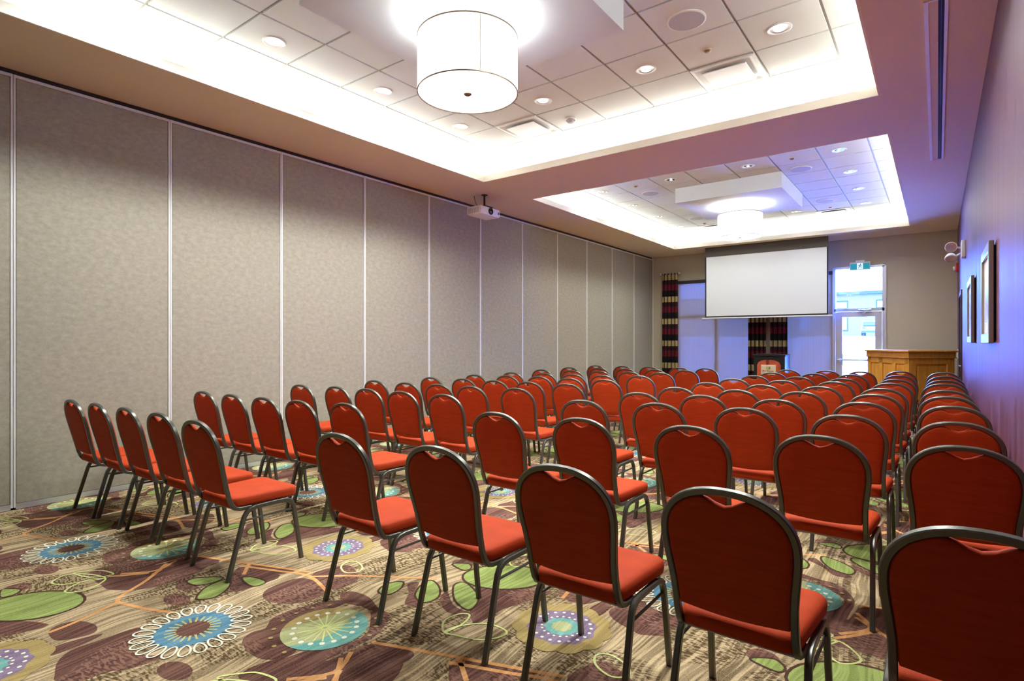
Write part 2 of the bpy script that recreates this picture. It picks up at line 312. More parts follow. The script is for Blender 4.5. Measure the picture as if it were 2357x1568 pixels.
def drape_mat():
    """plaid: bands across the drop, thin stripes along it"""
    m = bpy.data.materials.new('plaid_drape'); m.use_nodes = True; nt = m.node_tree; L = nt.links.new
    bs = nt.nodes['Principled BSDF']; bs.inputs['Roughness'].default_value=.75; bs.inputs['Specular IOR Level'].default_value=.2
    tc = nt.nodes.new('ShaderNodeTexCoord'); sp = nt.nodes.new('ShaderNodeSeparateXYZ'); L(tc.outputs['UV'], sp.inputs[0])
    fr = nt.nodes.new('ShaderNodeMath'); fr.operation='FRACT'; L(sp.outputs['Y'], fr.inputs[0])
    rp = nt.nodes.new('ShaderNodeValToRGB'); cr = rp.color_ramp; cr.interpolation='CONSTANT'
    stops = [(0,(.42,.33,.15)),(.25,(.035,.010,.014)),(.45,(.16,.012,.025)),(.72,(.012,.008,.008))]
    cr.elements[0].position=0; cr.elements[0].color=(*stops[0][1],1)
    cr.elements[1].position=stops[1][0]; cr.elements[1].color=(*stops[1][1],1)
    for p,c in stops[2:]:
        e=cr.elements.new(p); e.color=(*c,1)
    L(fr.outputs[0], rp.inputs[0])
    fx = nt.nodes.new('ShaderNodeMath'); fx.operation='FRACT'; L(sp.outputs['X'], fx.inputs[0])
    r2 = nt.nodes.new('ShaderNodeValToRGB'); r2.color_ramp.interpolation='CONSTANT'
    r2.color_ramp.elements[0].color=(1,1,1,1); r2.color_ramp.elements[1].position=.55; r2.color_ramp.elements[1].color=(.25,.22,.22,1)
    e=r2.color_ramp.elements.new(.9); e.color=(1.3,1.2,1.1,1)
    L(fx.outputs[0], r2.inputs[0])
    mx = nt.nodes.new('ShaderNodeMix'); mx.data_type='RGBA'; mx.blend_type='MULTIPLY'; mx.inputs['Factor'].default_value=1
    L(rp.outputs[0], mx.inputs[6]); L(r2.outputs[0], mx.inputs[7]); L(mx.outputs[2], bs.inputs['Base Color'])
    return m
M['drape'] = drape_mat()

def art_mat(seed):
    m = bpy.data.materials.new('abstract_print'); m.use_nodes=True; nt=m.node_tree; L=nt.links.new
    bs=nt.nodes['Principled BSDF']; bs.inputs['Roughness'].default_value=.25
    tc=nt.nodes.new('ShaderNodeTexCoord'); mp=nt.nodes.new('ShaderNodeMapping'); mp.inputs['Scale'].default_value=(1,2.2,.6); mp.inputs['Location'].default_value=(seed,seed,0)
    nz=nt.nodes.new('ShaderNodeTexNoise'); nz.inputs['Scale'].default_value=3; nz.inputs['Detail'].default_value=3
    rp=nt.nodes.new('ShaderNodeValToRGB'); cr=rp.color_ramp
    cr.elements[0].position=.3; cr.elements[0].color=(.30,.22,.24,1); cr.elements[1].position=.7; cr.elements[1].color=(.55,.46,.38,1)
    e=cr.elements.new(.5); e.color=(.42,.25,.20,1)
    L(tc.outputs['Object'],mp.inputs[0]); L(mp.outputs[0],nz.inputs['Vector']); L(nz.outputs['Fac'],rp.inputs[0]); L(rp.outputs[0],bs.inputs['Base Color'])
    return m

# ------------------------------------------------------------- room extents
XL, XR = -6.12, .32          # face of the partition, face of the plum wall
YB, YE = -1.25, 14.45        # wall behind the camera, end wall
ZS, ZC = 3.65, 4.05          # soffit, coffer ceiling
COF = [(-5.12, -.43, .08, 6.16), (-5.12, -.43, 7.36, 13.43)]
PX, PY = 1.775, 1.79         # carpet repeat

# ------------------------------------------------------------------- carpet
def smooth_closed(P, k=4):
    n=len(P); out=[]
    for i in range(n):
        p0,p1,p2,p3=(Vector(P[(i+j-1)%n]) for j in range(4))
        for s in range(k):
            t=s/k
            out.append(.5*((2*p1)+(-p0+p2)*t+(2*p0-5*p1+4*p2-p3)*t*t+(-p0+3*p1-3*p2+p3)*t**3))
    return out
def smooth_open(P, k=4):
    Q=[P[0]]+list(P)+[P[-1]]; out=[]
    for i in range(1,len(Q)-2):
        p0,p1,p2,p3=(Vector(Q[i+j-1]) for j in range(4))
        for s in range(k):
            t=s/k
            out.append(.5*((2*p1)+(-p0+p2)*t+(2*p0-5*p1+4*p2-p3)*t*t+(-p0+3*p1-3*p2+p3)*t**3))
    out.append(Vector(P[-1])); return out
CM = [carpet('carpet_ground', lin((92,74,48)), lin((216,188,146)), 1.15, -.55),
      carpet('carpet_maroon', lin((62,32,30)), lin((138,100,84)), .9, .75),
      carpet('carpet_green', lin((112,124,60)), lin((176,190,112)), .8),
      carpet('carpet_outline', lin((66,44,36)), lin((96,68,54)), .6),
      carpet('carpet_orange', lin((196,128,70)), lin((242,188,128)), .6),
      carpet('carpet_cream', lin((226,222,190)), lin((250,246,226)), .5),
      carpet('carpet_blue', lin((66,108,128)), lin((124,164,180)), .7),
      carpet('carpet_teal', lin((92,150,140)), lin((150,196,180)), .7),
      carpet('carpet_sage', lin((160,160,110)), lin((206,206,152)), .7),
      carpet('carpet_lilac', lin((112,92,116)), lin((166,144,162)), .7),
      carpet('carpet_olive', lin((140,118,68)), lin((196,170,112)), .8),
      carpet('carpet_lime', lin((200,206,120)), lin((236,236,168)), .5)]
GROUND,MAROON,GREEN,OUTL,ORANGE,CREAM,BLUE,TEAL,SAGE,LILAC,OLIVE,LIME = range(12)
def carpet_tile_shapes():
    """one repeat of the pattern: list of (material, layer, polygon or strip of quads)"""
    S=[]
    def poly(m, lay, pts): S.append((m, lay, [pts]))
    def ribbon(m, lay, pts, w, closed=False):
        n=len(pts); Q=[]; Lp=[]; Rp=[]
        for i in range(n):
            a=pts[(i-1)%n] if closed else pts[max(i-1,0)]; b=pts[(i+1)%n] if closed else pts[min(i+1,n-1)]
            t=(Vector(b)-Vector(a)); t=t.normalized() if t.length>1e-6 else Vector((1,0)); nn=Vector((-t.y,t.x))*w/2
            Lp.append(Vector(pts[i])+nn); Rp.append(Vector(pts[i])-nn)
        for i in range(n if closed else n-1):
            j=(i+1)%n; Q.append([Lp[i],Lp[j],Rp[j],Rp[i]])
        S.append((m, lay, Q))
    def disc(m, lay, c, r, n=28, fn=None):
        poly(m, lay, [Vector((c[0]+(r*(fn(a) if fn else 1))*math.cos(a), c[1]+(r*(fn(a) if fn else 1))*math.sin(a))) for a in [2*PI*i/n for i in range(n)]])
    for P in CD['brown']: poly(MAROON, 1, smooth_closed([Vector(p) for p in P], 3))
    for P in CD['green']:
        q=smooth_closed([Vector(p) for p in P],4); poly(GREEN, 3, q); ribbon(OUTL, 4, q, .012, True)
    big=[Vector((-3.83+.30*math.cos(a)*.62-.13*math.sin(a), .875+.30*math.cos(a)*.55+.13*math.sin(a)*.9)) for a in [2*PI*i/28 for i in range(28)]]
    poly(GREEN, 3, big); ribbon(OUTL, 4, big, .014, True)
    for P in CD['outl']: ribbon(LIME, 5, smooth_closed([Vector(p) for p in P],5), .011, True)
    for P in CD['orange']: ribbon(ORANGE, 2, smooth_open([Vector(p) for p in P],4), .022)
    # blue rosette with white looped petals
    c=(-2.89,1.272)
    disc(BLUE, 6, c, .17, 88, lambda a: 1+.13*(1 if int(a/(2*PI)*88+.5)%2 else -.5))
    disc(MAROON, 7, c, .092, 44, lambda a: 1+.14*math.cos(22*a))
    for i in range(22):
        a=2*PI*i/22; d=Vector((math.cos(a),math.sin(a))); e=Vector((-d.y,d.x)); o=Vector(c)
        ribbon(SAGE, 8, [o+d*.072, o+d*.122], .011)
        loop=[o+d*(.165+.0475*(1-math.cos(t)))+e*(.030*math.sin(t)*(.6+.4*(1-math.cos(t))/2)) for t in [2*PI*k/14 for k in range(14)]]
        ribbon(CREAM, 8, loop, .009, True)
    # medallion: sectors beige to teal, spokes and dots
    c=(-2.385,1.662); n=36
    disc(SAGE, 6, c, .205, n)
    S.append((TEAL, 7, [[Vector(c)+Vector((math.cos(a),math.sin(a)))*.204*r for a,r in
        [(-1.5+k*.155,1) for k in range(21)]+[(1.2,.55),(.2,.35),(-.8,.55)]]]))
    S.append((OLIVE, 7, [[Vector(c)+Vector((math.cos(a),math.sin(a)))*.204*r for a,r in
        [(1.9+k*.15,1) for k in range(14)]+[(3.4,.6),(2.6,.5)]]]))
    for i in range(18):
        a=2*PI*i/18; d=Vector((math.cos(a),math.sin(a))); o=Vector(c)
        ribbon(LIME, 8, [o+d*.01, o+d*.13], .007)
        disc(CREAM, 9, tuple(o+d*.150), .013, 10)
        if i not in (15,16,17,0): disc(OLIVE, 8, tuple(o+d*.245), .011, 8)
    # lilac blossom with a scalloped olive skirt
    c=(-3.245,2.365)
    disc(OLIVE, 6, c, .225, 66, lambda a: 1+.09*abs(math.sin(5.5*a)))
    disc(LILAC, 7, c, .165, 40, lambda a: 1+.05*math.cos(10*a))
    disc(TEAL, 8, c, .085, 36, lambda a: 1+.10*math.cos(12*a))
    disc(SAGE, 9, c, .05, 20, lambda a: 1+.12*math.cos(8*a))
    for r_,k,s in ((.098,20,.007),(.142,20,.009)):
        for i in range(k):
            a=2*PI*(i+.5)/k; disc(CREAM, 9, (c[0]+r_*math.cos(a), c[1]+r_*math.sin(a)), s, 7)
    return S
def make_floor():
    f=B(); f.mi=0
    f.box((XL-.12,YB-.1,-.08),(XR+.1,YE+.1,0))
    S=carpet_tile_shapes()
    x0,x1,y0,y1=XL+.002,XR-.002,YB+.01,YE-.01
    for i in range(-3,4):
        for j in range(-3,9):
            ox,oy=i*PX,j*PY
            for si,(m,lay,Q) in enumerate(S):
                z=.00035*lay+.000002*(si%100)+.00001*((i+2*j)%4)
                c0=Q[0][0]
                if not (x0-.6<c0.x+ox<x1+.6 and y0-.6<c0.y+oy<y1+.6): continue
                for q in Q:
                    pts=[(min(max(p.x+ox,x0),x1),min(max(p.y+oy,y0),y1)) for p in q]
                    if max(p[0] for p in pts)-min(p[0] for p in pts)<1e-4 or max(p[1] for p in pts)-min(p[1] for p in pts)<1e-4: continue
                    ar=sum(pts[k][0]*pts[(k+1)%len(pts)][1]-pts[(k+1)%len(pts)][0]*pts[k][1] for k in range(len(pts)))
                    if abs(ar)<1e-9: continue
                    if ar<0: pts=pts[::-1]
                    f.mi=m; f.face([f.bm.verts.new((p[0],p[1],z)) for p in pts])
    return struct(f.build('floor', CM, normals=False))
make_floor()

# ------------------------------------------------------- ceiling and coffers
def make_ceiling():
    c=B(); t=.02
    X0,X1,Y0,Y1=XL-.16,XR+.1,YB-.1,YE+.2
    cx0,cx1=COF[0][0],COF[0][1]
    c.box((X0,Y0,ZS),(cx0,Y1,ZS+t)); c.box((cx1,Y0,ZS),(X1,Y1,ZS+t))
    ys=[Y0,COF[0][2],COF[0][3],COF[1][2],COF[1][3],Y1]
    for a,b in ((0,1),(2,3),(4,5)): c.box((cx0,ys[a],ZS),(cx1,ys[b],ZS+t))
    struct(c.build('ceiling', M['soffit']))
    n=1
    for k,(a,b,y0,y1) in enumerate(COF):
        l=B(); h=.085; w=.014; q_=.004
        l.box((a-w,y0-w,ZS-.001),(a+q_,y1+w,ZS+h)); l.box((b-q_,y0-w,ZS-.001),(b+w,y1+w,ZS+h))
        l.box((a+q_,y0-w,ZS-.001),(b-q_,y0+q_,ZS+h)); l.box((a+q_,y1-q_,ZS-.001),(b-q_,y1+w,ZS+h))
        struct(l.build('trim_%d'%n, M['lip'])); n+=1
        e=.33; g=B()
        A0,A1,C0,C1=a-e,b+e,y0-e,y1+e
        g.box((A0-.02,C0,ZS+t),(A0,C1,ZC+.05)); g.box((A1,C0,ZS+t),(A1+.02,C1,ZC+.05))
        g.box((A0,C0-.02,ZS+t),(A1,C0,ZC+.05)); g.box((A0,C1,ZS+t),(A1,C1+.02,ZC+.05))
        struct(g.build('trim_%d'%n, M['cove'])); n+=1
        # lay-in tiles: slabs with a reveal, grid seen in the gaps
        q=B(); q.mi=1; q.box((A0,C0,ZC+.016),(A1,C1,ZC+.05)); q.mi=0
        P=.607; gx0=-1.945; gy0=(3.05 if k==0 else 9.283)
        i0=math.floor((A0-gx0)/P); i1=math.ceil((A1-gx0)/P); j0=math.floor((C0-gy0)/P); j1=math.ceil((C1-gy0)/P)
        for i in range(i0,i1):
            for j in range(j0,j1):
                xa,xb=max(gx0+i*P,A0)+.011,min(gx0+(i+1)*P,A1)-.011; ya,yb=max(gy0+j*P,C0)+.011,min(gy0+(j+1)*P,C1)-.011
                if xb-xa>.03 and yb-ya>.03: q.box((xa,ya,ZC),(xb,yb,ZC+.018))
        struct(q.build('ceiling_%d'%(k+1), [M['tile'],M['grid']]))
make_ceiling()

# -------------------------------------------------------------------- walls
struct(B().box((XR,YB-.1,0),(XR+.1,11.70,ZS)).box((XR,12.92,0),(XR+.1,YE+.2,ZS)).box((XR,11.70,2.20),(XR+.1,12.92,ZS)).build('wall_right', M['purple']))
struct(B().box((XL-.16,YB-.1,0),(XR,YB,ZS)).build('wall_back', M['walnut']))
struct(B().box((XL-.16,YB,0),(XL-.10,YE+.2,ZS)).build('wall_left', M['wall']))
W1=(-5.44,-3.50); W2=(-2.98,-1.87); DR=(-1.845,-.905); SILL=.12; HEAD=2.96; DH=3.03
e=B()
e.box((XL-.10,YE,0),(W1[0],YE+.2,ZS)); e.box((W1[1],YE,0),(W2[0],YE+.2,ZS)); e.box((DR[1],YE,0),(XR,YE+.2,ZS))
e.box((W1[0],YE,HEAD),(W1[1],YE+.2,ZS)); e.box((W2[0],YE,HEAD),(W2[1],YE+.2,ZS)); e.box((W2[1],YE,DH),(DR[1],YE+.2,ZS))
e.box((W1[0],YE,0),(W1[1],YE+.2,SILL)); e.box((W2[0],YE,0),(W2[1],YE+.2,SILL))
struct(e.build('wall_front', M['wall']))
struct(B().box((DR[1],YE-.012,0),(XR,YE,.1)).box((W1[1],YE-.012,0),(W2[0],YE,.1)).build('baseboard_front', M['walnut']))
struct(B().box((XR-.012,YB,0),(XR,11.66,.1)).box((XR-.012,12.96,0),(XR,YE-.015,.1)).build('baseboard_right', M['walnut']))
struct(B().box((XL-.06,YB,ZS-.035),(XL-.01,YE,ZS-.001)).build('trim_5', M['track']))      # ceiling track of the folding wall
struct(B().box((XL-.012,YE-.012,0),(XL+.02,YE,ZS)).build('trim_6', M['whitemetal']))     # jamb where the folding wall meets the end wall

# -------------------------------------------------- folding partition panels
def make_panel():
    t=thing('partition_panel','','partition panel',(XL,0,0))
    w=1.2; z0,z1=.05,3.585
    B().rbox((-.07,.019,z0),(0,w-.019,z1),.004,seg=1).build('fabric_face', M['partition'], t)
    for y in (.001,w-.017):
        B().box((-.075,y,.02),(.005,y+.014,3.61)).build('edge_trim', M['whitemetal'], t)
    B().box((-.072,.015,z1),(.004,w-.017,3.61)).build('top_trim', M['whitemetal'], t)
    B().box((-.072,.015,.004),(.006,w-.017,z0)).build('bottom_sweep', M['silver'], t)
    return t
ORD=['','second','third','fourth','fifth','sixth','seventh','eighth','ninth','tenth','eleventh','twelfth','thirteenth']
pan=make_panel()
Y_SEAM=1.275
for k in range(12):
    y=Y_SEAM+1.2*(10-k)-.0
    o=pan if k==0 else copy_thing(pan,(XL,y,0))
    o.location=(XL,y,0)
    lab=('grey fabric folding-wall panel touching the end wall by the curtain' if k==0 else
         'grey fabric folding-wall panel at the left picture edge, cut off by it' if k==11 else
         'grey fabric folding-wall panel, %s from the end wall'%ORD[k+1-0])
    tag(o,lab,'partition panel','folding wall panels')
# --------------------------------------------------------- ceiling fittings
CX=-2.79
def side(y): return 'near' if y<7 else 'far'
for k,cy in enumerate((3.17,10.42)):
    p=B(); s=.85
    p.box((CX-s,cy-s,3.80),(CX+s,cy+s,ZC))
    tag(p.build('ceiling_panel', M['drop']), ('square white dropped panel above the near drum lamp','square white dropped panel above the far drum lamp')[k],'ceiling panel','dropped square panels')
    t=thing('pendant_lamp', ('large white drum lamp hanging nearest the camera','smaller-looking white drum lamp hanging by the projection screen')[k],'ceiling lamp',(CX,cy,0),0,'drum lamps')
    R=.37
    B().lathe([(R,3.24),(R,3.64)],(0,0,0),64).build('lamp_shade', M['drum'], t, smooth=30)
    B().lathe([(.0001,3.246),(R-.006,3.246)],(0,0,0),64).build('diffuser', M['drum'], t, smooth=30)
    hb=B(); hb.lathe([(R+.003,3.236),(R+.003,3.243),(R-.004,3.243),(R-.004,3.236),(R+.003,3.236)],(0,0,0),64)
    hb.build('bottom_ring', M['brass'], t, smooth=30)
    tr=B(); tr.lathe([(R+.003,3.632),(R+.003,3.642),(R-.003,3.642),(R-.003,3.632),(R+.003,3.632)],(0,0,0),64); tr.build('top_ring', M['brass'], t, smooth=30)
    sm=B()
    for a in (.35,1.92,3.49,5.06): sm.box((R-.001,-.003,3.245),(R+.002,.003,3.638),Matrix.Rotation(a-PI/2+.6,4,'Z'))
    sm.build('seam', M['plate'], t)
    B().lathe([(.0001,3.222),(.022,3.224),(.030,3.232),(.030,3.240)],(0,0,0),24).build('finial', M['brass'], t, smooth=40)
    st=B(); st.cyl((0,0,3.24),(0,0,3.79),.008,12); st.lathe([(.065,3.80),(.065,3.775),(.05,3.765),(.0001,3.762)],(0,0,0),28)
    for a in (0,PI/2): st.cyl((-R*math.cos(a),-R*math.sin(a),3.60),(R*math.cos(a),R*math.sin(a),3.60),.003,6)
    st.build('stem', M['chrome'], t, smooth=40)
    l=bpy.data.lights.new('lamp_bulb','POINT'); l.energy=LP['pendant']; l.color=(.96,1,1); l.shadow_soft_size=.12
    lo=bpy.data.objects.new('lamp_bulb',l); COL.objects.link(lo); lo.location=(CX,cy,3.35)

def make_downlight(rl=.045):
    t=thing('downlight','','downlight',(0,0,ZC))
    B().lathe([(.098,-.001),(.098,-.005),(.088,-.009),(.078,-.006),(.074,.0)],(0,0,0),32).build('trim_ring', M['white'], t, smooth=35)
    B().lathe([(.074,-.004),(.055,-.0012),(.0001,-.0012)],(0,0,0),32).build('reflector', M['chrome'], t, smooth=35)
    if rl<.04: B().lathe([(.058,-.0035),(.050,-.0045),(rl,-.0045)],(0,0,0),24).build('baffle', M['black'], t, smooth=35)
    B().lathe([(.0001,-.006),(rl,-.006),(rl,-.0015)],(0,0,0),24).build('lens', M['frosted'], t, smooth=35)
    return t
dls={'near':make_downlight(),'far':make_downlight(.020)}; used=set()
rows1=[(1.53,(-4.69,-1.07)),(2.745,(-4.69,-1.07)),(3.975,(-4.69,-1.07)),(5.20,(-4.70,-3.475,-2.27,-1.07))]
rows2=[(8.99,(-4.74,-3.49,-2.29,-1.09)),(10.23,(-4.74,-1.09)),(11.45,(-4.73,-1.095)),(12.71,(-4.74,-3.49,-2.30,-1.095))]
colname={0:'left column',1:'second column from left',2:'third column from left',3:'right column'}
rowname={0:'nearest row',1:'second row',2:'third row',3:'last row'}
for R_,cof in ((rows1,'near'),(rows2,'far')):
    for ri,(y,xs) in enumerate(R_):
        for x in xs:
            ci=min(range(4),key=lambda q:abs(x-(-4.7,-3.48,-2.28,-1.08)[q]))
            if cof=='near' and ri==0: continue
            if cof=='near' and (ri,ci) in ((1,3),(2,3)): continue
            o=copy_thing(dls[cof],(x,y,ZC)) if cof in used else dls[cof]; used.add(cof)
            o.location=(x,y,ZC)
            tag(o,'round recessed downlight, %s coffer, %s, %s'%(cof,rowname[ri] if cof=='far' else ('row level with the drum lamp' ,'row level with the drum lamp','middle row','last row')[ri],colname[ci]),'downlight','recessed downlights')
    for y,xs in R_:
        for x in xs:
            if cof=='near' and y<2 and x>-3: continue  # the front-left spot is added fill for the partition, no downlight there
            l=bpy.data.lights.new('downlight_or_fill','SPOT'); l.energy=LP['down'] if cof=='near' else LP['down2']; l.color=(.92,1,1.02); l.spot_size=math.radians(155); l.spot_blend=1.0; l.shadow_soft_size=.10
            lo=bpy.data.objects.new('downlight_or_fill',l); COL.objects.link(lo); lo.location=(x,y,ZC-.055)

def make_speaker():
    t=thing('ceiling_speaker','','speaker',(0,0,ZC))
    B().lathe([(.155,-.001),(.155,-.010),(.143,-.014)],(0,0,0),40).build('rim', M['white'], t, smooth=35)
    B().lathe([(.143,-.013),(.0001,-.013)],(0,0,0),40).build('grille', M['speaker'], t, smooth=35)
    return t
sp=make_speaker()
for i,(x,y,lab) in enumerate(((-1.655,4.60,'round ceiling speaker in the near coffer beside a drum lamp'),
    (-1.677,9.60,'round ceiling speaker, far coffer, near right'),(-4.09,9.57,'round ceiling speaker, far coffer, near left'),
    (-1.69,12.06,'round ceiling speaker, far coffer, beside the right air vent'),(-4.135,12.10,'round ceiling speaker, far coffer, behind left of the drum lamp'))):
    o=sp if i==0 else copy_thing(sp,(x,y,ZC)); o.location=(x,y,ZC); tag(o,lab,'speaker','ceiling speakers')
def make_sprinkler():
    t=thing('sprinkler','','sprinkler',(0,0,ZC))
    B().lathe([(.042,-.001),(.040,-.008),(.030,-.010)],(0,0,0),24).build('escutcheon', M['plate'], t, smooth=35)
    B().lathe([(.030,-.009),(.020,-.022),(.0001,-.024)],(0,0,0),20).build('cap', M['brass'], t, smooth=35)
    return t
sk=make_sprinkler()
for i,(x,y,lab) in enumerate(((-1.675,5.19,'small sprinkler head between the near coffer speaker and air vent'),
    (-1.68,8.98,'small sprinkler head, far coffer, nearest right'),(-4.11,8.98,'small sprinkler head, far coffer, nearest left'),
    (-1.69,12.70,'small sprinkler head, far coffer, by the right air vent'),(-4.17,12.74,'small sprinkler head, far coffer, by the left air vent'))):
    o=sk if i==0 else copy_thing(sk,(x,y,ZC)); o.location=(x,y,ZC); tag(o,lab,'sprinkler','sprinkler heads')
t=thing('smoke_detector','white domed smoke detector beside the near coffer air vent','smoke detector',(-3.49,5.81,ZC))
B().lathe([(.065,-.001),(.065,-.014),(.055,-.022)],(0,0,0),28).build('base', M['white'], t, smooth=35)
B().lathe([(.046,-.020),(.044,-.038),(.030,-.052),(.0001,-.056)],(0,0,0),24).build('dome', M['speaker'], t, smooth=35)
def make_vent():
    t=thing('air_vent','','air vent',(0,0,ZC)); h=.295
    f=B()
    # stepped cone frame around a flat plaque
    for r0,z0,r1,z1 in ((.297,-.002,.297,-.012),(.297,-.012,.268,-.014),(.268,-.014,.225,-.001)):
        f.rings([[(-r0,-r0,z0),(r0,-r0,z0),(r0,r0,z0),(-r0,r0,z0)],[(-r1,-r1,z1),(r1,-r1,z1),(r1,r1,z1),(-r1,r1,z1)]],cap0=False,cap1=False)
    f.build('frame', M['whitemetal'], t)
    B().rbox((-.205,-.205,-.030),(.205,.205,-.022),.003,seg=1).build('plaque', M['white'], t)
    return t
vt=make_vent()
for i,(x,y,lab) in enumerate(((-1.645,5.78,'square air vent, near coffer, to the right'),(-4.06,5.76,'square air vent, near coffer, below the drum lamp'),
    (-1.69,13.23,'square air vent, far coffer, to the right'),(-4.11,13.25,'square air vent, far coffer, partly behind the far drum lamp'))):
    o=vt if i==0 else copy_thing(vt,(x,y,ZC)); o.location=(x,y,ZC); tag(o,lab,'air vent','square air vents')
t=thing('linear_diffuser','long narrow slot diffuser in the soffit along the purple wall','air vent',(0,0,ZS))
f=B(); y0,y1=4.66,8.72
f.box((-.075,y0,-.010),(-.050,y1,0)); f.box((.038,y0,-.010),(.058,y1,0)); f.box((-.075,y0-.015,-.010),(.058,y0,0)); f.box((-.075,y1,-.010),(.058,y1+.015,0))
f.build('frame', M['white'], t)
B().box((-.050,y0,-.006),(.004,y1,0)).build('blank_plate', M['soffit'], t)
B().box((.004,y0,-.003),(.038,y1,0)).build('slot', M['darkgap'], t)
B().box((.018,y0,-.008),(.023,y1,-.002)).build('blade', M['black'], t)

# ---------------------------------------------------------------- projector
t=thing('projector','white projector hanging from the soffit by the partition on a black pole','projector',(-5.565,6.71,ZS))
B().cyl((0,0,-.006),(0,0,0),.05,20).cyl((0,0,-.17),(0,0,-.005),.016,14).box((-.05,-.05,-.178),(.05,.14,-.168)).box((.03,.12,-.20),(.05,.14,-.168)).build('mount', M['black'], t, smooth=35)
b=B(); b.rbox((-.20,-.185,-.32),(.085,.275,-.195),.014); b.build('body', M['white'], t, smooth=40)
MX=Matrix.Translation((.084,.045,-.255)) @ Matrix.Rotation(PI/2,4,'Y')
B().lathe([(.052,0),(.052,.012),(.044,.016),(.040,.006),(.036,.004)],(0,0,0),28,M=MX).build('lens_barrel', M['black'], t, smooth=35)
B().lathe([(.036,.003),(.020,.008),(.0001,.010)],(0,0,0),24,M=MX).build('lens', M['lensglass'], t, smooth=40)
B().box((.084,.225,-.275),(.088,.245,-.240)).build('sensor', M['black'], t)
bb=B()
for q in range(6): bb.box((-.16+q*.035,-.187,-.30),(-.14+q*.035,-.184,-.22))
bb.build('grille', M['speaker'], t)
B().tube([(-.05,-.03,-.19),(-.09,-.06,-.17),(-.13,-.07,-.09),(-.16,-.06,-.002)],circ(.004,6)).build('cable', M['black'], t, smooth=40)

# ---------------------------------------------------------- projection screen
SX0,SX1,SY=-4.47,-1.86,13.70
t=thing('projection_screen','large white projection screen lowered from the ceiling at the end wall','projection screen',(0,SY,0))
B().box((SX0,-.005,3.42),(SX1,.005,3.651)).build('header', M['header'], t)
f=B()
f.box((SX0,-.004,1.972),(SX0+.028,.004,3.42)); f.box((SX1-.028,-.004,1.972),(SX1,.004,3.42)); f.box((SX0+.028,-.004,1.972),(SX1-.028,.004,2.005))
f.build('border', M['screenblack'], t)
B().box((SX0+.028,-.003,2.005),(SX1-.028,.003,3.42)).build('fabric', M['screen'], t)
B().rbox((SX0-.075,-.014,1.945),(SX1+.075,.014,1.972),.006).build('weight_bar', M['whitemetal'], t, smooth=40)

# ------------------------------------------------------------------- windows
def window(n, x0, x1, mull):
    w=bpy.data.objects.new('window_%d'%n,None); COL.objects.link(w); w.location=((x0+x1)/2,YE+.06,SILL); struct(w)
    hw=(x1-x0)/2; H=HEAD-SILL; f=B()
    f.box((-hw,-.02,0),(-hw+.05,.06,H)); f.box((hw-.05,-.02,0),(hw,.06,H)); f.box((-hw,-.02,0),(hw,.06,.05)); f.box((-hw,-.02,H-.05),(hw,.06,H))
    f.build('frame', M['mullion'], w)
    for m in mull: B().box((m-.035,-.03,.05),(m+.035,.06,H-.05)).build('mullion', M['mullion'], w)
    B().box((-hw+.05,-.03,2.04-SILL-.03),(hw-.05,.06,2.04-SILL+.03)).build('transom', M['mullion'], w)
    B().box((-hw+.05,.02,.05),(hw-.05,.026,H-.05)).build('glass', M['glass'], w)
window(1,W1[0],W1[1],[0.024])
window(2,W2[0],W2[1],[])
for x0,x1,lab in ((W1[0],W1[1]+.02,'pale lavender roller shade beside the left curtain, under the screen'),(W2[0],W2[1]-.01,'pale lavender roller shade between the middle curtain and glass door')):
    t=thing('roller_shade',lab,'window shade',((x0+x1)/2,YE-.036,0),0,'sheer roller shades'); hw=(x1-x0)/2
    B().box((-hw,-.03,HEAD-.065),(hw,.034,HEAD+.012)).build('cassette', M['track'], t)
    B().box((-hw,.020,SILL+.03),(hw,.0205,HEAD-.06)).build('shade_fabric', M['shade'], t)
    B().rbox((-hw,.013,SILL+.005),(hw,.027,SILL+.03),.005).build('hem_bar', M['silver'], t, smooth=40)

